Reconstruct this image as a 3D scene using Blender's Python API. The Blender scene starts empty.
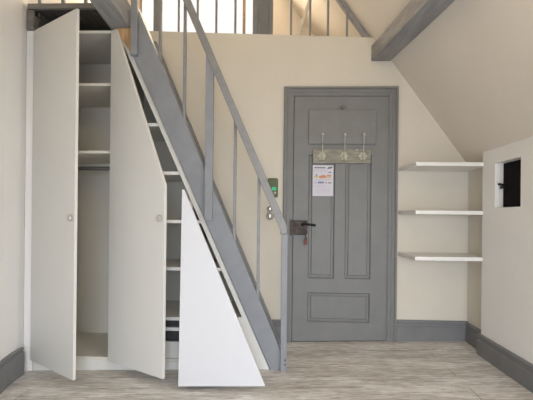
import bpy, bmesh, math, random
from mathutils import Vector, Matrix
random.seed(4)
C = bpy.context.scene.collection

# ------------------------------------------------------------------ materials
def mat(name, col, rough=0.6, metal=0.0, var=0.0, scale=6.0, bump=0.0, bscale=40.0, stretch=None, spec=0.4):
    m = bpy.data.materials.new(name); m.use_nodes = True
    nt = m.node_tree; b = nt.nodes['Principled BSDF']
    b.inputs['Base Color'].default_value = (*col, 1)
    b.inputs['Roughness'].default_value = rough
    b.inputs['Metallic'].default_value = metal
    b.inputs['Specular IOR Level'].default_value = spec
    tc = nt.nodes.new('ShaderNodeTexCoord'); mp = nt.nodes.new('ShaderNodeMapping')
    nt.links.new(tc.outputs['Object'], mp.inputs['Vector'])
    if stretch: mp.inputs['Scale'].default_value = stretch
    if var > 0:
        n = nt.nodes.new('ShaderNodeTexNoise'); n.inputs['Scale'].default_value = scale; n.inputs['Detail'].default_value = 6
        r = nt.nodes.new('ShaderNodeValToRGB')
        r.color_ramp.elements[0].position = .3; r.color_ramp.elements[1].position = .7
        r.color_ramp.elements[0].color = (*[c*(1-var) for c in col], 1)
        r.color_ramp.elements[1].color = (*[min(1, c*(1+var)) for c in col], 1)
        nt.links.new(mp.outputs[0], n.inputs['Vector']); nt.links.new(n.outputs['Fac'], r.inputs['Fac'])
        nt.links.new(r.outputs['Color'], b.inputs['Base Color'])
    if bump > 0:
        n2 = nt.nodes.new('ShaderNodeTexNoise'); n2.inputs['Scale'].default_value = bscale; n2.inputs['Detail'].default_value = 4
        bp = nt.nodes.new('ShaderNodeBump'); bp.inputs['Strength'].default_value = bump; bp.inputs['Distance'].default_value = .01
        nt.links.new(mp.outputs[0], n2.inputs['Vector']); nt.links.new(n2.outputs['Fac'], bp.inputs['Height'])
        nt.links.new(bp.outputs['Normal'], b.inputs['Normal'])
    return m

M = {}
M['wall'] = mat('cream plaster', (.71, .66, .57), .9, var=.02, scale=3, bump=.25, bscale=14)
M['ceil'] = mat('roof plaster', (.76, .70, .62), .95, var=.02, scale=2, bump=.35, bscale=9)
M['block'] = mat('white plaster', (.88, .865, .845), .9, var=.02, scale=3, bump=.3, bscale=12)
M['grey'] = mat('grey door paint', (.205, .206, .202), .5, var=.05, scale=9, bump=.1, bscale=50)
M['grey2'] = mat('grey stair paint', (.25, .26, .28), .5, var=.06, scale=12, bump=.1, bscale=50)
M['base'] = mat('grey skirting paint', (.20, .20, .205), .5, var=.06, scale=9)
M['beam'] = mat('weathered grey beam', (.32, .315, .315), .8, var=.2, scale=7, bump=.8, bscale=30, stretch=(3, .5, 3))
M['rail'] = mat('grey rail paint', (.24, .24, .24), .45, var=.08, scale=25)
M['fascia'] = mat('old grey board', (.19, .185, .18), .8, var=.25, scale=9, bump=.5, stretch=(.5, 3, 3))
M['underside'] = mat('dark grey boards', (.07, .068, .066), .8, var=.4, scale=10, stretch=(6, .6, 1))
M['white'] = mat('white melamine', (.70, .69, .655), .45, var=.01, scale=4)
M['inner'] = mat('cream melamine interior', (.70, .67, .60), .55, var=.02, scale=3)
M['panel'] = mat('bright white lacquer', (.62, .625, .65), .4)
M['shelf'] = mat('white shelf laminate', (.84, .83, .80), .4)
M['pine'] = mat('raw pine', (.52, .33, .17), .7, var=.25, scale=8, stretch=(6, 2, 1))
M['steel'] = mat('brushed steel', (.55, .54, .5), .35, metal=.9)
M['darksteel'] = mat('dull grey steel', (.16, .155, .14), .5, metal=.3)
M['iron'] = mat('dark rusty iron', (.075, .06, .052), .6, metal=.5, var=.5, scale=40)
M['black'] = mat('black metal', (.012, .012, .013), .5, metal=.2)
M['hatch'] = mat('black iron hatch', (.007, .006, .007), .8, spec=.15, var=.2, scale=30)
M['rack'] = mat('distressed pale wood', (.29, .275, .225), .75, var=.3, scale=22, stretch=(.6, 2, 3))
M['dark'] = mat('charcoal gap filler', (.035, .037, .04), .6)  # near-black fill for the gaps by the door leaf and low shelves
M['hook'] = mat('aged pale nickel', (.62, .59, .50), .4, metal=.2)
M['frame'] = mat('brown window wood', (.30, .20, .12), .6, var=.15)
M['green'] = mat('olive green plastic', (.10, .13, .055), .5)
M['knob'] = mat('satin nickel', (.62, .6, .55), .35, metal=.6)
M['dial'] = mat('aged porcelain', (.34, .32, .26), .4, var=.15, scale=60)
M['red'] = mat('red plastic tag', (.16, .03, .025), .5)
M['brace'] = mat('pale limed wood', (.72, .68, .60), .7, var=.06)
M['hole'] = mat('dark plug', (.05, .04, .035), .8)

def emit(name, col, s):
    m = bpy.data.materials.new(name); m.use_nodes = True; nt = m.node_tree; nt.nodes.clear()
    o = nt.nodes.new('ShaderNodeOutputMaterial'); e = nt.nodes.new('ShaderNodeEmission')
    e.inputs[0].default_value = (*col, 1); e.inputs[1].default_value = s
    nt.links.new(e.outputs[0], o.inputs[0]); return m
M['led'] = emit('green display', (.12, .75, .38), .75)

def floor_mat():
    m = bpy.data.materials.new('worn limed floorboards'); m.use_nodes = True; nt = m.node_tree
    N = nt.nodes.new; L = nt.links.new; b = nt.nodes['Principled BSDF']
    tc0 = N('ShaderNodeTexCoord'); tc = N('ShaderNodeMapping'); tc.inputs['Location'].default_value = (.55, .05, 0); L(tc0.outputs['Object'], tc.inputs['Vector'])
    br = N('ShaderNodeTexBrick'); br.offset = .37; br.inputs['Scale'].default_value = 1
    br.inputs['Brick Width'].default_value = 2.6; br.inputs['Row Height'].default_value = .17
    br.inputs['Mortar Size'].default_value = .0022; br.inputs['Mortar Smooth'].default_value = .3
    br.inputs['Color1'].default_value = (.76, .735, .70, 1); br.inputs['Color2'].default_value = (.56, .54, .51, 1)
    br.inputs['Mortar'].default_value = (.16, .135, .11, 1)
    L(tc.outputs[0], br.inputs['Vector'])
    mp = N('ShaderNodeMapping'); mp.inputs['Scale'].default_value = (1.6, 34, 1); L(tc.outputs[0], mp.inputs['Vector'])
    n = N('ShaderNodeTexNoise'); n.inputs['Scale'].default_value = 3.2; n.inputs['Detail'].default_value = 9; n.inputs['Distortion'].default_value = 1.0
    L(mp.outputs[0], n.inputs['Vector'])
    r = N('ShaderNodeValToRGB'); r.color_ramp.elements[0].position = .3; r.color_ramp.elements[0].color = (.66, .63, .60, 1)
    r.color_ramp.elements[1].position = .66; r.color_ramp.elements[1].color = (1.22, 1.2, 1.17, 1); L(n.outputs['Fac'], r.inputs['Fac'])
    mx = N('ShaderNodeMix'); mx.data_type = 'RGBA'; mx.blend_type = 'MULTIPLY'; mx.inputs[0].default_value = 1
    L(br.outputs['Color'], mx.inputs[6]); L(r.outputs['Color'], mx.inputs[7])
    # worn pale patches
    mp2 = N('ShaderNodeMapping'); mp2.inputs['Scale'].default_value = (1.0, 3.2, 1); L(tc.outputs[0], mp2.inputs['Vector'])
    n2 = N('ShaderNodeTexNoise'); n2.inputs['Scale'].default_value = 2.3; n2.inputs['Detail'].default_value = 10; n2.inputs['Roughness'].default_value = .65
    L(mp2.outputs[0], n2.inputs['Vector'])
    r2 = N('ShaderNodeValToRGB'); r2.color_ramp.elements[0].position = .46; r2.color_ramp.elements[0].color = (0, 0, 0, 1)
    r2.color_ramp.elements[1].position = .62; r2.color_ramp.elements[1].color = (.75, .75, .75, 1); L(n2.outputs['Fac'], r2.inputs['Fac'])
    mx2 = N('ShaderNodeMix'); mx2.data_type = 'RGBA'; L(r2.outputs['Color'], mx2.inputs[0])
    L(mx.outputs[2], mx2.inputs[6]); mx2.inputs[7].default_value = (.86, .84, .81, 1)
    # small knots
    v = N('ShaderNodeTexVoronoi'); v.inputs['Scale'].default_value = 1.9; L(mp2.outputs[0], v.inputs['Vector'])
    r3 = N('ShaderNodeValToRGB'); r3.color_ramp.elements[0].position = .025; r3.color_ramp.elements[0].color = (.45, .4, .36, 1)
    r3.color_ramp.elements[1].position = .05; r3.color_ramp.elements[1].color = (1, 1, 1, 1); L(v.outputs['Distance'], r3.inputs['Fac'])
    mx3 = N('ShaderNodeMix'); mx3.data_type = 'RGBA'; mx3.blend_type = 'MULTIPLY'; mx3.inputs[0].default_value = 1
    L(mx2.outputs[2], mx3.inputs[6]); L(r3.outputs['Color'], mx3.inputs[7])
    n4 = N('ShaderNodeTexNoise'); n4.inputs['Scale'].default_value = 26; n4.inputs['Detail'].default_value = 8; n4.inputs['Roughness'].default_value = .7
    mp4 = N('ShaderNodeMapping'); mp4.inputs['Scale'].default_value = (.5, 2.2, 1); L(tc.outputs[0], mp4.inputs['Vector']); L(mp4.outputs[0], n4.inputs['Vector'])
    r4 = N('ShaderNodeValToRGB'); r4.color_ramp.elements[0].position = .34; r4.color_ramp.elements[0].color = (.72, .70, .69, 1)
    r4.color_ramp.elements[1].position = .66; r4.color_ramp.elements[1].color = (1.2, 1.2, 1.2, 1); L(n4.outputs['Fac'], r4.inputs['Fac'])
    mx4 = N('ShaderNodeMix'); mx4.data_type = 'RGBA'; mx4.blend_type = 'MULTIPLY'; mx4.inputs[0].default_value = 1
    L(mx3.outputs[2], mx4.inputs[6]); L(r4.outputs['Color'], mx4.inputs[7])
    L(mx4.outputs[2], b.inputs['Base Color']); b.inputs['Roughness'].default_value = .62
    bp = N('ShaderNodeBump'); bp.inputs['Strength'].default_value = .3; bp.inputs['Distance'].default_value = .006
    L(n.outputs['Fac'], bp.inputs['Height']); L(bp.outputs['Normal'], b.inputs['Normal'])
    return m
M['floor'] = floor_mat()

def glass():
    m = bpy.data.materials.new('clear window glass'); m.use_nodes = True; b = m.node_tree.nodes['Principled BSDF']
    b.inputs['Transmission Weight'].default_value = 1; b.inputs['Roughness'].default_value = 0; b.inputs['IOR'].default_value = 1.0
    return m
M['glass'] = glass()

# ------------------------------------------------------------------ mesh helpers
def box(bm, x0, x1, y0, y1, z0, z1):
    vs = [bm.verts.new((x, y, z)) for x in (x0, x1) for y in (y0, y1) for z in (z0, z1)]
    for f in ((0,1,3,2),(4,6,7,5),(0,4,5,1),(2,3,7,6),(0,2,6,4),(1,5,7,3)):
        bm.faces.new([vs[i] for i in f])

def prism(bm, pts, a0, a1, axis='Y'):
    """pts are (u,v); extruded along the axis from a0 to a1"""
    def P(u, v, a): return {'Y': (u, a, v), 'X': (a, u, v), 'Z': (u, v, a)}[axis]
    A = [bm.verts.new(P(u, v, a0)) for u, v in pts]; B = [bm.verts.new(P(u, v, a1)) for u, v in pts]
    n = len(pts)
    bm.faces.new(A); bm.faces.new(B[::-1])
    for i in range(n): bm.faces.new((A[i], B[i], B[(i+1) % n], A[(i+1) % n]))

def cyl(bm, p, q, r, r2=None, seg=16):
    p, q = Vector(p), Vector(q); d = q-p; r2 = r if r2 is None else r2
    mt = Matrix.Translation((p+q)/2) @ d.to_track_quat('Z', 'Y').to_matrix().to_4x4()
    bmesh.ops.create_cone(bm, cap_ends=True, segments=seg, radius1=r, radius2=r2, depth=d.length, matrix=mt)

def tube(bm, pts, r, seg=8):
    for a, b in zip(pts, pts[1:]): cyl(bm, a, b, r, seg=seg)
    for p in pts[1:-1]: ball(bm, p, r)

def ball(bm, p, r, sc=(1, 1, 1)):
    bmesh.ops.create_uvsphere(bm, u_segments=14, v_segments=9, radius=r, matrix=Matrix.Translation(p) @ Matrix.Diagonal((*sc, 1)))

def obj(name, bm, m, parent=None, bevel=0.0, smooth=False, mats=None):
    bmesh.ops.recalc_face_normals(bm, faces=bm.faces)
    me = bpy.data.meshes.new(name); bm.to_mesh(me); bm.free()
    o = bpy.data.objects.new(name, me); C.objects.link(o)
    for k in (mats or [m]): me.materials.append(M[k])
    if smooth:
        for p in me.polygons: p.use_smooth = True
    if bevel:
        b = o.modifiers.new('bevel', 'BEVEL'); b.width = bevel; b.segments = 2; b.limit_method = 'ANGLE'; b.angle_limit = math.radians(40)
    if parent is not None:
        o.parent = parent; o.matrix_parent_inverse = Matrix.Translation(-parent.location) if parent.type == 'EMPTY' else Matrix.Identity(4)
    return o
def new(): return bmesh.new()
def B(name, m, parent, *dims, bevel=.002):
    bm = new(); box(bm, *dims); return obj(name, bm, m, parent, bevel)
def P(name, m, parent, pts, a0, a1, axis='Y', bevel=.002):
    bm = new(); prism(bm, pts, a0, a1, axis); return obj(name, bm, m, parent, bevel)
def thing(name, label, cat, loc=(0, 0, 0), group=None):
    o = bpy.data.objects.new(name, None); C.objects.link(o); o.location = loc; o.empty_display_size = .1
    o['label'] = label; o['category'] = cat
    if group: o['group'] = group
    return o
def tag(o, label, cat, group=None):
    o['label'] = label; o['category'] = cat
    if group: o['group'] = group
    return o
def struct(o): o['kind'] = 'structure'; return o

# ------------------------------------------------------------------ the room
YR = -5.4
def fz(x): return .003+.030*x       # the old floor falls slightly to the left
bm = new(); prism(bm, [(-1.95, -.12), (1.7, -.12), (1.7, fz(1.7)), (-1.95, fz(-1.95))], YR, .16); struct(obj('floor', bm, 'floor'))

# back wall with the door opening, its top edge carries the loft balustrade
DX0, DX1, DZ = .076, .852, 1.990
def wtop(x): return 2.477 - .0355*(x-.1)
bm = new()
prism(bm, [(-1.80, -.06), (DX0, -.06), (DX0, wtop(DX0)), (-1.80, wtop(-1.8))], 0, .16)
prism(bm, [(DX0, DZ), (DX1, DZ), (DX1, 2.30), (.72, wtop(.72)), (DX0, wtop(DX0))], 0, .16)
prism(bm, [(DX1, 0), (1.60, 0), (1.60, 1.33), (DX1, 2.34)], 0, .16)
struct(obj('wall_back', bm, 'wall'))

# loft behind and above the back wall
bm = new(); box(bm, -1.9, 1.2, .16, 1.36, 2.30, 2.42); struct(obj('floor_loft', bm, 'beam'))
bm = new()   # gable wall of the loft with its window opening
WX0, WX1, WZ0, WZ1 = -1.66, -.20, 2.72, 3.80
box(bm, -1.9, WX0, 1.2, 1.36, 2.42, 4.6); box(bm, WX1, 1.0, 1.2, 1.36, 2.42, 4.6)
box(bm, WX0, WX1, 1.2, 1.36, 2.42, WZ0); box(bm, WX0, WX1, 1.2, 1.36, WZ1, 4.6)
struct(obj('wall_loft', bm, 'ceil'))
w = struct(thing('window_1', '', 'window')); del w['label']; del w['category']
bm = new()
for x0, x1 in ((WX0, WX0+.05), (-.462, -.436), (WX1-.05, WX1)): box(bm, x0, x1, 1.22, 1.28, WZ0, WZ1)
box(bm, WX0+.05, WX1-.05, 1.22, 1.28, WZ0, WZ0+.05); box(bm, WX0+.05, WX1-.05, 1.22, 1.28, WZ1-.05, WZ1)
obj('window_frame', bm, 'frame', w)
bm = new(); box(bm, WX0+.05, WX1-.05, 1.245, 1.249, WZ0+.05, WZ1-.05); obj('pane', bm, 'glass', w)

# left wall, slightly skewed
bm = new()
lw = [(-1.75, 1.36), (-1.752, -.60), (-1.728, -.68), (-1.719, -.73), (-1.709, -.79), (-1.687, -.90), (-1.655, -1.02), (-1.60, -1.25), (-1.57, YR)]
prism(bm, lw + [(-1.95, YR), (-1.95, 1.36)], -.06, 3.6, 'Z')
o = struct(obj('wall_left', bm, 'block'))

# right side: knee wall with a niche, set forward of the shelf recess
NY0, NY1, NZ0, NZ1 = -.806, -.502, 1.088, 1.388
bm = new()
KX = 1.425
def kz(y): return 1.56
prism(bm, [(-.33, 0), (NY1, 0), (NY1, 1.56), (-.33, 1.56)], KX, 1.66, 'X')
SY0, SY1, SZ0, SZ1 = -3.5, -2.1, .70, 1.45
prism(bm, [(NY0, 0), (SY1, 0), (SY1, 1.56), (NY0, 1.56)], KX, 1.66, 'X')
prism(bm, [(SY0, 0), (YR, 0), (YR, 1.56), (SY0, 1.56)], KX, 1.66, 'X')
prism(bm, [(SY0, 0), (SY1, 0), (SY1, SZ0), (SY0, SZ0)], KX, 1.66, 'X')
prism(bm, [(SY0, SZ1), (SY1, SZ1), (SY1, 1.56), (SY0, 1.56)], KX, 1.66, 'X')
prism(bm, [(NY1, 0), (NY0, 0), (NY0, NZ0), (NY1, NZ0)], KX, 1.66, 'X')
prism(bm, [(NY1, NZ1), (NY0, NZ1), (NY0, 1.56), (NY1, 1.56)], KX, 1.66, 'X')
struct(obj('wall_right', bm, 'block'))
bm = new(); box(bm, 1.472, 1.66, -.33, .0, 0, 1.56); struct(obj('wall_recess', bm, 'wall'))

# roof slopes (right one slightly twisted, as old roofs are)
bm = new()
def sect(t):   # t 0 at the back wall .. 1 one metre forward
    a = Vector((1.60, 0, 1.255)).lerp(Vector((1.60, 0, 1.167)), t)
    b = Vector((.862, 0, 2.262)).lerp(Vector((1.0, 0, 2.265)), t)
    return [a, b, Vector((-.778, 0, 4.5))]
rows = [(1.36, 0), (0, 0), (-.2, .2), (-.4, .4), (-.6, .6), (-.8, .8), (-1.0, 1), (YR, 1)]
def strip(fn):
    prev = None
    for y, t in rows:
        s = fn(t); r = []
        for a, b in zip(s, s[1:]):
            for k in range(6): r.append(a.lerp(b, k/6))
        r.append(s[-1]); cur = [bm.verts.new((p.x, y, p.z)) for p in r]
        if prev:
            for i in range(len(cur)-1): bm.faces.new((prev[i], prev[i+1], cur[i+1], cur[i]))
        prev = cur
strip(sect)
bm.faces.ensure_lookup_table()
ce = obj('ceiling', bm, 'ceil')
for p in ce.data.polygons: p.use_smooth = True
me = ce.data
bmx = bmesh.new(); bmx.from_mesh(me)
if sum(f.normal.z for f in bmx.faces) > 0: bmesh.ops.reverse_faces(bmx, faces=bmx.faces)
bmx.to_mesh(me); bmx.free()
s = ce.modifiers.new('thickness', 'SOLIDIFY'); s.thickness = .15; s.offset = -1
struct(ce)
bm = new()
prism(bm, [(-.778, 4.5), (-2.0, 3.05), (-2.0, 3.25), (-.778, 4.7)], YR, 1.36)
struct(obj('ceiling_left', bm, 'ceil'))

# rear wall behind the camera, with the window that lights the room
RX0, RX1, RZ0, RZ1 = -.35, 1.15, .35, 1.65
bm = new()
box(bm, -1.95, RX0, YR-.16, YR, 0, 4.6); box(bm, RX1, 1.7, YR-.16, YR, 0, 4.6)
box(bm, RX0, RX1, YR-.16, YR, 0, RZ0); box(bm, RX0, RX1, YR-.16, YR, RZ1, 4.6)
struct(obj('wall_rear', bm, 'ceil'))
w2 = struct(thing('window_2', '', 'window')); del w2['label']; del w2['category']
bm = new()
for x0, x1 in ((RX0, RX0+.05), (.375, .425), (RX1-.05, RX1)): box(bm, x0, x1, YR-.12, YR-.06, RZ0, RZ1)
box(bm, RX0+.05, RX1-.05, YR-.12, YR-.06, RZ0, RZ0+.05); box(bm, RX0+.05, RX1-.05, YR-.12, YR-.06, RZ1-.05, RZ1)
obj('window_frame', bm, 'white', w2)

w3 = struct(thing('window_3', '', 'window')); del w3['label']; del w3['category']
bm = new()
for y0, y1 in ((SY0, SY0+.05), (-2.825, -2.775), (SY1-.05, SY1)): box(bm, 1.56, 1.60, y0, y1, SZ0, SZ1)
box(bm, 1.56, 1.60, SY0+.05, SY1-.05, SZ0, SZ0+.05); box(bm, 1.56, 1.60, SY0+.05, SY1-.05, SZ1-.05, SZ1)
obj('window_frame', bm, 'white', w3)

# skirting boards
def skirt(bm, p, q, h=.185, t=.022, side=1):
    """moulded skirting from p to q; thickness to the given side"""
    p, q = Vector((*p, 0)), Vector((*q, 0)); d = (q-p).normalized(); n = Vector((-d.y, d.x, 0))*side
    prof = [(0, -.055), (t, -.055), (t, h*.74), (t*.62, h*.78), (t*.62, h*.86), (t*.85, h*.90), (t*.85, h*.96), (t*.5, h), (0, h)]
    A = [bm.verts.new(p+n*a+Vector((0, 0, z))) for a, z in prof]; Bv = [bm.verts.new(q+n*a+Vector((0, 0, z))) for a, z in prof]
    bm.faces.new(A); bm.faces.new(Bv[::-1])
    for i in range(len(prof)): j = (i+1) % len(prof); bm.faces.new((A[i], Bv[i], Bv[j], A[j]))
bm = new(); skirt(bm, (.914, 0), (1.472, 0), side=-1, h=.203); skirt(bm, (1.472, 0), (1.472, -.33), side=-1, h=.195)
skirt(bm, (-.09, 0), (.008, 0), side=-1); struct(obj('baseboard_back', bm, 'base'))
bm = new(); skirt(bm, (KX, -.315), (KX, YR), h=.192, t=.024, side=-1); struct(obj('baseboard_right', bm, 'base'))
bm = new()
bl = [(-1.722, -.665), (-1.710, -.78)] + lw[5:8] + [lw[8]]
for a, b in zip(bl, bl[1:]): skirt(bm, a, b, h=.132, t=.024, side=1)
struct(obj('baseboard_left', bm, 'base'))

# ------------------------------------------------------------------ door
d = struct(thing('door_1', '', 'door')); del d['label']; del d['category']
bm = new()   # stiles, rails and fielded panels
F0 = -.006; TK = .040
def leafbox(x0, x1, z0, z1, y=F0): box(bm, x0, x1, y, TK, z0, z1)
LX0, LX1, LZ0, LZ1 = .0875, .842, .012, 1.980
pan = [(.206, .418, .520, 1.515), (.500, .708, .520, 1.515), (.206, .704, .170, .408)]
leafbox(LX0, .206, LZ0, LZ1); leafbox(.708, LX1, LZ0, LZ1)
leafbox(.206, .708, 1.515, LZ1); leafbox(.206, .708, .408, .520); leafbox(.206, .708, LZ0, .170)
leafbox(.418, .500, .520, 1.515); leafbox(.704, .708, .170, .408)
def fielded(x0, x1, z0, z1):
    box(bm, x0, x1, .010, TK, z0, z1)
    # sloping rim and raised field
    i1, i2 = .010, .026
    ring0 = [(x0, z0), (x1, z0), (x1, z1), (x0, z1)]
    def ins(k): return [(x0+k, z0+k), (x1-k, z0+k), (x1-k, z1-k), (x0+k, z1-k)]
    lv = [(ins(0), -.006), (ins(i1), .009), (ins(i2-.002), .009), (ins(i2+.006), .001)]
    vs = [[bm.verts.new((x, y, z)) for x, z in r] for r, y in lv]
    for a, b in zip(vs, vs[1:]):
        for i in range(4): bm.faces.new((a[i], a[(i+1) % 4], b[(i+1) % 4], b[i]))
    bm.faces.new(vs[-1])
for q in pan: fielded(*q)
for v in bm.verts:
    if abs(v.co.z-LZ0) < 1e-4: v.co.z = fz(v.co.x)+.007
leaf = obj('door_leaf', bm, 'grey', d)
B('top_board', 'grey', d, .203, .737, -.026, -.006, 1.597, 1.870, bevel=.004)
bm = new(); ball(bm, (.472, -.030, 1.885), .012); ball(bm, (.455, -.030, 1.897), .008); ball(bm, (.489, -.030, 1.897), .008)
box(bm, .465, .479, -.030, -.006, 1.868, 1.905); obj('rosette', bm, 'grey', d)
# moulded casing
bm = new()
def casing(bm, o, i, y0, y1=0.0):
    xo0, xo1, zo = .004+o, .914-o, 2.060-o; xi0, xi1, zi = .004+i, .914-i, 2.060-i
    prism(bm, [(xo0, .0), (xi0, .0), (xi0, zi), (xi1, zi), (xi1, .0), (xo1, .0), (xo1, zo), (xo0, zo)], y0, y1)
casing(bm, 0, .072, -.018); casing(bm, .004, .020, -.030, -.018); casing(bm, .030, .050, -.024, -.018); casing(bm, .060, .079, -.012, .0); casing(bm, .0715, .079, 0, .12)
obj('door_frame', bm, 'grey', d, bevel=.002)
bm = new(); prism(bm, [(.076, 0), (.076, 1.99), (.852, 1.99), (.852, 0), (.82, .05), (.82, 1.95), (.11, 1.95), (.11, .05)], .0405, .07); obj('door_stop', bm, 'dark', d)  # charcoal colour paints in the shaded gap beside the leaf
P('leaf_gap_shade', 'dark', d, [(.080, fz(.08)-.01), (.848, fz(.848)-.01), (.848, fz(.848)+.003), (.080, fz(.08)+.003)], .004, .12, bevel=0)  # added dark strip, draws the shaded gap line under the leaf
# rim lock
lk = B('rim_lock', 'iron', d, .066, .200, -.036, -.007, .870, .986, bevel=.003)
bm = new(); box(bm, .062, .078, -.042, -.030, .865, .992)
for x in (.09, .18):
    for z in (.885, .972): ball(bm, (x, -.037, z), .005)
box(bm, .10, .17, -.040, -.034, .90, .91)
box(bm, .088, .094, -.039, -.034, .87, .986)
obj('lock_plate', bm, 'iron', lk)
bm = new(); cyl(bm, (.162, -.036, .953), (.162, -.072, .953), .011)
tube(bm, [(.162, -.070, .953), (.185, -.073, .956), (.225, -.072, .953), (.250, -.070, .949)], .0095, 10); ball(bm, (.252, -.070, .949), .012)
obj('lever_handle', bm, 'black', lk, smooth=True)
bm = new(); cyl(bm, (.16, -.036, .888), (.16, -.042, .888), .012); obj('keyhole_rosette', bm, 'iron', lk)
k = thing('key', 'old key hanging with a small red tag below the door lock', 'key', (.183, -.045, .80))
bm = new(); cyl(bm, (.183, -.038, .885), (.183, -.062, .885), .0045); cyl(bm, (.183, -.06, .885), (.186, -.06, .845), .0035); ball(bm, (.183, -.062, .885), .009, (1, .4, 1)); obj('key_shank', bm, 'iron', k)
bm = new()
prism(bm, [(.176, .845), (.196, .850), (.200, .812), (.186, .784), (.174, .800)], -.062, -.056); obj('key_tag', bm, 'red', k)
bm = new(); prism(bm, [(.180, .850), (.198, .852), (.194, .832), (.182, .828)], -.066, -.062); obj('key_bow', bm, 'iron', k)

# coat rack on the door
r = thing('coat_rack', 'distressed pale wooden coat rack with three hooks on the grey door', 'coat rack', (.467, -.008, 1.44))
B('board', 'rack', r, .238, .696, -.026, -.0265+.0205, 1.444, 1.556, bevel=.003)
for i, x in enumerate((.310, .484, .633)):
    z = 1.500
    bm = new(); cyl(bm, (x, -.026, z), (x, -.031, z), .028); ball(bm, (x, -.032, z), .013, (1, .6, 1))
    for a in range(6): ball(bm, (x+.026*math.cos(a*math.pi/3), -.031, z+.026*math.sin(a*math.pi/3)), .008, (1, .4, 1))
    h = obj('hook', bm, 'hook', r, smooth=True)
    bm = new(); tube(bm, [(x, -.036, z), (x+.002, -.055, z+.03), (x, -.062, z+.09), (x, -.078, z+.155)], .0032); ball(bm, (x, -.080, z+.164), .0105)
    obj('hook_arm', bm, 'hook', h, smooth=True)
    bm = new(); tube(bm, [(x, -.036, z-.005), (x, -.058, z-.034), (x, -.078, z-.030), (x, -.084, z-.008)], .0042); ball(bm, (x, -.084, z-.004), .008)
    obj('lower_prong', bm, 'hook', h, smooth=True)
bm = new(); cyl(bm, (.584, -.026, 1.548), (.584, -.032, 1.548), .006); obj('screw', bm, 'steel', r)

# notice pinned under the rack
def paper_mat():
    m = bpy.data.materials.new('printed notice'); m.use_nodes = True; nt = m.node_tree; N = nt.nodes.new; L = nt.links.new
    b = nt.nodes['Principled BSDF']; b.inputs['Roughness'].default_value = .7; b.inputs['Base Color'].default_value = (.66, .64, .70, 1); return m
M['paper'] = paper_mat()
M['ink'] = mat('grey print', (.16, .17, .20), .8); M['inkr'] = mat('orange print', (.62, .30, .20), .8); M['inkb'] = mat('blue print', (.20, .24, .42), .8)
M['inky'] = mat('yellow print', (.62, .55, .28), .8)
M['inkl'] = mat('pale lilac print', (.55, .53, .64), .8)
pp = thing('paper_notice', 'white printed notice sheet pinned on the door under the coat rack', 'notice', (.322, -.008, 1.18))
IK = ['paper', 'ink', 'inkr', 'inkb', 'inky', 'inkl']
pbm = new()
def stamp(k, fn):
    n0 = len(pbm.faces); fn(pbm); pbm.faces.ensure_lookup_table()
    for f in pbm.faces[n0:]: f.material_index = IK.index(k)
stamp('paper', lambda q: box(q, .238, .404, -.0175, -.0165, 1.182, 1.428))
def ln(k, x0, x1, z0, z1): stamp(k, lambda q: box(q, x0, x1, -.0180, -.0175, z0, z1))
ln('ink', .250, .340, 1.404, 1.413); stamp('ink', lambda q: prism(q, [(.352, 1.398), (.390, 1.404), (.400, 1.420), (.362, 1.414)], -.018, -.0175))
for z in (1.392, 1.384, 1.376): ln('inkl', .250, .345 + random.random()*.03, z, z+.003)
ln('inkb', .365, .385, 1.366, 1.376)
stamp('inkr', lambda q: prism(q, [(.285, 1.340), (.330, 1.352), (.350, 1.340), (.345, 1.326), (.295, 1.324)], -.018, -.0175))
ln('inkr', .352, .386, 1.338, 1.352); ln('inky', .250, .282, 1.328, 1.345); ln('inky', .352, .388, 1.322, 1.334); ln('inkb', .262, .276, 1.346, 1.356)
ln('inkl', .250, .392, 1.310, 1.316)
ln('inkb', .280, .328, 1.283, 1.298); ln('inkl', .250, .272, 1.280, 1.300); ln('inkb', .362, .388, 1.283, 1.293); ln('inkr', .338, .352, 1.284, 1.296)
for z in (1.266, 1.256, 1.246, 1.236, 1.226, 1.214, 1.204): ln('inkl', .252, .33 + random.random()*.06, z, z+.0035)
obj('printed_sheet', pbm, 'paper', pp, mats=IK)

# ------------------------------------------------------------------ thermostat and switch left of the door
t = thing('thermostat', 'small olive green wall unit with a glowing green display behind the handrail', 'thermostat', (-.08, 0, 1.17))
bm = new(); box(bm, -.122, -.038, -.030, 0, 1.168, 1.322); obj('housing', bm, 'green', t, bevel=.012)
B('display', 'led', t, -.088, -.052, -.0335, -.030, 1.224, 1.250, bevel=.001)
bm = new(); ball(bm, (-.062, -.032, 1.205), .010, (1, .5, 1)); obj('button', bm, 'steel', t)
t = thing('light_switch', 'round old double dial switch below the green wall unit', 'switch', (-.10, 0, 1.0))
for n, z, rr in (('upper_dial', 1.075, .026), ('lower_dial', 1.018, .033)):
    bm = new(); cyl(bm, (-.100, 0, z), (-.100, -.014, z), rr, seg=28); cyl(bm, (-.100, -.014, z), (-.100, -.024, z), rr*.72, rr*.6, seg=28)
    o = obj(n, bm, 'dial', t)
    bm = new(); box(bm, -.107, -.093, -.040, -.024, z-rr*.5, z+rr*.5); obj('toggle', bm, 'steel', o, bevel=.003)

# ------------------------------------------------------------------ recess shelves
for z, lab in ((1.387, 'topmost of three white floating shelves between the door and the chimney wall'),
               (1.042, 'middle of three white floating shelves between the door and the chimney wall'),
               (.712, 'lowest of three white floating shelves between the door and the chimney wall')):
    bm = new(); prism(bm, [(.925, -.001), (.948, -.352), (1.423, -.352), (1.423, -.328), (1.470, -.328), (1.470, -.001)], z, z+.027, 'Z')
    tag(obj('wall_shelf', bm, 'shelf', bevel=.002), lab, 'shelf', 'white shelves in the recess')

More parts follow.
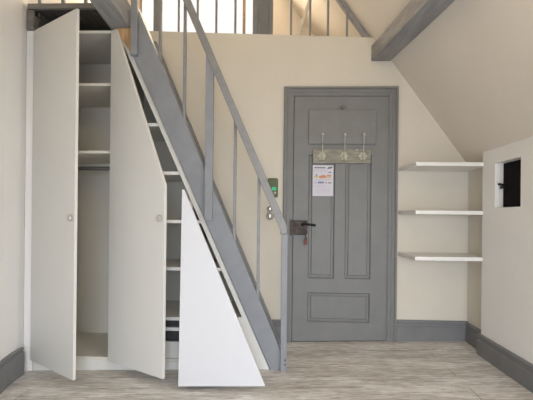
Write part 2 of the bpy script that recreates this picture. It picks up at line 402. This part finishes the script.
# ------------------------------------------------------------------ hatch in the niche
h = thing('chimney_hatch', 'small black metal hatch with latch in the niche of the right wall', 'hatch', (1.50, -.65, 1.088))
B('hatch_door', 'hatch', h, 1.478, 1.50, NY0+.004, NY1-.004, NZ0+.003, NZ1-.003, bevel=.003)
bm = new(); cyl(bm, (1.478, -.535, 1.240), (1.45, -.535, 1.240), .008); tube(bm, [(1.452, -.54, 1.240), (1.447, -.520, 1.246), (1.447, -.508, 1.246)], .008)
box(bm, 1.450, 1.463, -.560, -.520, 1.215, 1.230); obj('latch', bm, 'black', h)

# ------------------------------------------------------------------ beams
def beam(x0, x1, drift, ya, yb, z0, z1, label, twist=0):
    bm = new(); n = 14
    prev = None
    for i in range(n+1):
        y = ya+(yb-ya)*i/n; dx = drift*(ya-y)
        j = lambda: random.uniform(-.003, .003)
        ring = [bm.verts.new((x0+dx+j(), y, z0+j())), bm.verts.new((x1+dx+j(), y, z0+j())), bm.verts.new((x1+dx+j(), y, z1+j())), bm.verts.new((x0+dx+j(), y, z1+j()))]
        if prev:
            for a in range(4): bm.faces.new((prev[a], prev[(a+1) % 4], ring[(a+1) % 4], ring[a]))
        else: bm.faces.new(ring)
        prev = ring
    bm.faces.new(prev[::-1])
    return tag(obj('ceiling_beam', bm, 'beam', bevel=.006), label, 'beam')
beam(.694, .850, .14, -.001, -3.0, 2.265, 2.387, 'weathered grey ceiling beam above the door along the sloping ceiling')
beam(-1.168, -1.034, .062, -.58, -5.38, 2.264, 2.425, 'weathered grey ceiling beam over the wardrobe at the head of the stairs')

# ------------------------------------------------------------------ landing over the wardrobe
l = thing('stair_landing', 'grey boarded landing deck above the open wardrobe at upper left', 'landing', (-1.4, -.3, 2.40))
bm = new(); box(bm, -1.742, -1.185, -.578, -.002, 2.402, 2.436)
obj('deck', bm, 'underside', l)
bm = new(); box(bm, -1.742, -1.19, -.605, -.580, 2.403, 2.440); obj('fascia', bm, 'fascia', l, bevel=.004)
B('end_board', 'fascia', l, -1.746, -1.698, -.604, -.582, 2.262, 2.396, bevel=.003)
bm = new()
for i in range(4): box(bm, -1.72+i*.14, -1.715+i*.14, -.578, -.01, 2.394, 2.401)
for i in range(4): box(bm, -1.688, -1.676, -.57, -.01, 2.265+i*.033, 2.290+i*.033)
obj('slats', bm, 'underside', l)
lr = thing('landing_railing', 'grey railing with thin balusters on the landing above the wardrobe', 'railing', (-1.4, -.59, 2.44))
for x in (-1.66, -1.499, -1.343, -1.19): B('baluster', 'rail', lr, x-.011, x+.011, -.602, -.582, 2.441, 3.33, bevel=.001)
B('handrail', 'grey2', lr, -1.745, -1.05, -.62, -.57, 3.33, 3.38)

# ------------------------------------------------------------------ staircase
st = thing('staircase', 'steep grey painted staircase with handrail rising over the white wardrobe', 'staircase', (-.5, -.6, 0))
def low(z): return -.993-.4507*(z-2.047)
def up(z): return -.966-.4307*(z-2.367)
sg = [(-.066, 0), (.004, 0), (.004, .115), (up(2.42), 2.42), (-1.013, 2.42), (-1.013, 2.095), (low(2.047), 2.047)]
bm = new(); prism(bm, sg, -.622, -.540); obj('stringer', bm, 'grey2', st, bevel=.003)
bm = new(); prism(bm, [(low(0)-.02, .001), (up(.02)-.045, .001), (up(2.42)-.045, 2.42), (-1.10, 2.42), (low(2.2)-.02, 2.2)], -.040, -.001); obj('stringer', bm, 'grey2', st, bevel=.003)
n = 9
for i in range(n):
    z = .225+i*.22; xc = (low(z)+up(z))/2
    B('tread', 'grey2', st, low(z)-.020, up(z)-.060, -.5395, -.041, z-.028, z, bevel=.003)
RS = -.4364
def rc(z): return -.649+RS*(z-2.444)
zt = 3.34
bm = new(); prism(bm, [(-.014, .900), (.030, .900), (.030, .953), (rc(zt)+.026, zt), (rc(zt)-.026, zt), (-.014, .929)], -.662, -.604)
obj('handrail', bm, 'rail', st, bevel=.004)
def railbot(x): return 2.444+(x+.675-.0)/RS   # z of the rail's lower edge above x
for x in (-.826, -.660, -.318, -.157):
    z0 = 2.367+(x+.966)/-.4307-.02
    z1 = min(railbot(x)+.07, 3.33)
    B('baluster', 'rail', st, x-.010, x+.010, -.618, -.600, z0, z1, bevel=.001)
for x, z0, w in ((-.991, 2.07, .022), (-.485, .985, .026)):
    z1 = min(railbot(x)+.06, 3.40)
    B('post', 'grey2', st, x-w, x+w, -.655, -.6225, z0, z1, bevel=.003)
B('newel_post', 'grey2', st, -.004, .036, -.646, -.624, .0, .8995, bevel=.003)
for x, z in ((.026, .05), (.026, .08)):
    bm = new(); cyl(bm, (x, -.646, z), (x, -.648, z), .005); obj('screw', bm, 'black', st)
P('raw_wood_wedge', 'pine', st, [(-1.136, 2.262), (-1.0135, 2.262), (-1.0135, 2.10), (low(2.10)-.008, 2.10)], -.615, -.585, bevel=0)

# ------------------------------------------------------------------ wardrobe
wd = thing('wardrobe', 'white built-in wardrobe with open sloping doors under the staircase', 'wardrobe', (-1.1, -.3, 0))
YF, YB = -.598, -.03
XL, XA, XB = -1.682, -1.148, -.620
def sl(z): return low(z)-.037
B('side_panel', 'block', wd, -1.748, XL-.005, YF, -.57, -.05, 2.258)
B('side_panel', 'inner', wd, XL, XL+.018, YF+.003, YB, .055, 2.236)
B('divider', 'inner', wd, XA, XA+.018, YF+.003, YB, .055, 2.236)
P('divider', 'inner', wd, [(YF+.003, .055), (YB, .055), (YB, 1.15), (YF+.003, 1.15)], XB, XB+.018, 'X')
B('back_panel', 'inner', wd, XL+.018, XA, YB-.008, YB, .055, 2.236)
P('back_panel', 'inner', wd, [(XA+.018, .055), (sl(.055)-.03, .055), (sl(2.2)-.03, 2.2), (XA+.018, 2.236)], YB-.008, YB)
B('top_panel', 'white', wd, XL, sl(2.24), YF, YB, 2.236, 2.256)
B('floor_panel', 'inner', wd, XL+.018, XA, YF+.002, YB-.008, .035, .055)
B('floor_panel', 'inner', wd, XA+.018, sl(.06)-.03, YF+.002, YB-.008, .035, .055)
P('sloping_trim', 'white', wd, [(sl(.0)-.09, .0), (low(.0)-.002, .0), (low(2.235)-.002, 2.235), (sl(2.235), 2.235), (sl(.345), .345), (sl(.34)-.07, .335), (sl(.15)-.09, .15)], YF-.008, -.575)
P('sloping_panel', 'inner', wd, [(sl(.06)+.002, .06), (sl(.06)+.020, .06), (sl(2.23)+.020, 2.23), (sl(2.23)+.002, 2.23)], -.575, YB-.01)
P('plinth', 'white', wd, [(XL, fz(XL)), (sl(0), fz(sl(0))), (sl(0), .035), (XL, .035)], -.597, -.575)
for z in (1.903, 1.447): B('shelf', 'inner', wd, XL+.018, XA, YF+.006, YB-.009, z-.020, z)
bm = new(); cyl(bm, (XL+.018, -.36, 1.352), (XA, -.36, 1.352), .014, seg=18); obj('hanging_rail', bm, 'darksteel', wd, smooth=True)
for zc in (1.622, 1.298, .973, .656, .321, .251):
    z0, z1 = zc-.011, zc+.011
    P('shelf', 'shelf', wd, [(XA+.018, z0), (sl(z0)-.002, z0), (sl(z1)-.002, z1), (XA+.018, z1)], YF+.004, YB-.009, bevel=.001)
B('front_rail', 'white', wd, XA+.018, XB-.001, YF+.004, YF+.020, .057, .168)
B('gap_filler', 'dark', wd, XA+.019, XB-.001, -.575, -.565, .169, .239, bevel=0)  # near-black strips added to fill the gaps between the low shelves
B('gap_filler', 'dark', wd, XA+.019, XB-.001, -.575, -.565, .263, .309, bevel=0)
# swung-open doors
def door(hx, hy, ex, ey, pts, kx, kz):
    ang = math.atan2(ey-hy, ex-hx)
    bm = new(); prism(bm, pts, -.018, 0)
    R_ = Matrix.Translation((hx, hy, 0)) @ Matrix.Rotation(ang, 4, 'Z')
    bm.transform(R_); o = obj('wardrobe_door', bm, 'white', wd, bevel=.0015)
    bm = new(); cyl(bm, (kx, -.018, kz), (kx, -.030, kz), .008); cyl(bm, (kx, -.028, kz), (kx, -.040, kz), .021, .019, seg=24); bm.transform(R_)
    obj('knob', bm, 'knob', o, bevel=.002)
    return o
W1 = math.hypot(.460, .322)
door(-1.681, -.598, -1.222, -.920, [(0, .028), (W1, .028), (W1, 2.236), (0, 2.250)], W1-.034, .992)
W2 = math.hypot(.456, .287)
door(-1.150, -.598, -.694, -.885, [(0, .036), (W2, .036), (W2, 1.196), (.052, 2.246), (0, 2.246)], W2-.034, .995)
# pulled-out triangular front with its low box
dr = thing('pull_out_drawer', 'tall white triangular drawer front pulled out from beneath the stairs', 'drawer', (-.33, -.95, .03))
P('drawer_front', 'panel', dr, [(-.598, .016), (-.089, .030), (-.575, 1.166), (-.587, 1.166)], -.950, -.932, bevel=.0015)
bm = new()
box(bm, -.560, -.545, -.931, -.70, .060, .20); box(bm, -.30, -.285, -.931, -.70, .060, .20); box(bm, -.545, -.30, -.931, -.70, .060, .075)
box(bm, -.545, -.30, -.715, -.70, .075, .20)
obj('drawer_box', bm, 'white', dr)

# ------------------------------------------------------------------ loft balustrade, posts, rafter
lb = thing('loft_balustrade', 'thin grey balusters of the loft railing on top of the wall', 'railing', (0, .08, 2.48))
for x in (-.879, -.721, -.565, -.407, .054, .210, .357, .513):
    B('baluster', 'rail', lb, x-.009, x+.009, .070, .088, wtop(x)-.002, min(3.28, 2.5+(.685-x)*1.35), bevel=.001)
B('handrail', 'grey2', lb, -1.09, .045, .055, .105, 3.28, 3.33)
B('post', 'rail', lb, -1.088, -1.036, .055, .105, wtop(-1.06)-.002, 3.28, bevel=.002)
tp = thing('timber_post', 'dark grey timber post with pale side boards rising above the wall near the door', 'post', (-.178, .09, 2.486))
B('post_core', 'base', tp, -.219, -.128, .050, .140, wtop(-.17), 3.50, bevel=.004)
B('side_board', 'rail', tp, -.262, -.2195, .060, .130, wtop(-.24), 3.50, bevel=.002)
B('side_board', 'rail', tp, -.1275, -.096, .060, .130, wtop(-.11), 3.50, bevel=.002)
P('post_brace', 'rail', tp, [(-.215, 2.487), (-.205, 2.487), (-.200, 2.60), (-.210, 2.60)], .045, .0495, bevel=0)
def rx(z): return .640-(z-2.494)*.715
bm = new(); prism(bm, [(rx(2.46), 2.462), (rx(2.46)+.045, 2.460), (rx(2.95)+.040, 2.95), (rx(2.95), 2.95)], .05, .10)
tag(obj('rafter', bm, 'beam', bevel=.003), 'dark slanted rafter rising above the wall beside the thin balusters', 'rafter')
bm = new(); prism(bm, [(.035, 2.421), (.065, 2.421), (.28, 3.10), (.25, 3.10)], .40, .46)
bm.transform(Matrix.Translation((.0, 0, 0)))
tag(obj('wooden_brace', bm, 'brace', bevel=.003), 'pale slanted wooden brace inside the loft behind the balusters', 'brace')

# two dark plugs in the left wall
for p, lab in (((-1.6495, -1.038, 1.585), 'upper of two small dark screw plugs in the left wall'), ((-1.6525, -1.018, 1.525), 'lower of two small dark screw plugs in the left wall')):
    bm = new(); cyl(bm, (p[0]-.006, p[1], p[2]), (p[0]+.004, p[1]-.001, p[2]), .004, seg=10); tag(obj('screw_plug', bm, 'hole'), lab, 'screw')

# ------------------------------------------------------------------ light
w = bpy.data.worlds.new('sky'); bpy.context.scene.world = w; w.use_nodes = True
bg = w.node_tree.nodes['Background']; bg.inputs[0].default_value = (1.0, .985, .95, 1); bg.inputs[1].default_value = 1.5
def area(name, loc, rot, sx, sy, e, col, spread=180):
    L = bpy.data.lights.new(name, 'AREA'); L.shape = 'RECTANGLE'; L.size = sx; L.size_y = sy; L.energy = e; L.color = col; L.spread = math.radians(spread)
    o = bpy.data.objects.new(name, L); C.objects.link(o); o.location = loc; o.rotation_euler = [math.radians(a) for a in rot]; return o
# daylight through the rear window
area('window_daylight', ((RX0+RX1)/2, YR+.02, 1.0), (60, 0, 0), 1.4, 1.2, 66.0, (.78, .87, 1.0), 110)
area('side_daylight', (1.42, -2.8, 1.075), (68, 0, 90), 1.3, .7, 31.0, (1.0, .975, .93), 180)
# daylight through the loft window
area('loft_daylight', (-.93, 1.15, 3.3), (-105, 0, 0), 1.4, .9, 50.0, (1.0, .83, .60), 170)
# added warm fill for the upper walls, unseen behind the camera
area('warm_fill', (.2, -3.7, 2.7), (88, 0, 0), .35, .35, 6.5, (1.0, .72, .30), 130)

# ------------------------------------------------------------------ camera
cam = bpy.data.cameras.new('camera'); co = bpy.data.objects.new('camera', cam); C.objects.link(co)
cam.sensor_width = 36; cam.lens = 415/533*36; cam.shift_y = 17/533; cam.clip_start = .05
co.location = (0, -3.35, 1.01)
co.matrix_world = Matrix.Translation(co.location) @ Matrix.Rotation(math.radians(2.2), 4, 'Z') @ Matrix.Rotation(math.radians(90), 4, 'X') @ Matrix.Rotation(math.radians(.6), 4, 'Z')
sc = bpy.context.scene; sc.camera = co
sc.view_settings.view_transform = 'Standard'; sc.view_settings.look = 'None'; sc.view_settings.gamma = 1
sc.view_settings.exposure = -.2
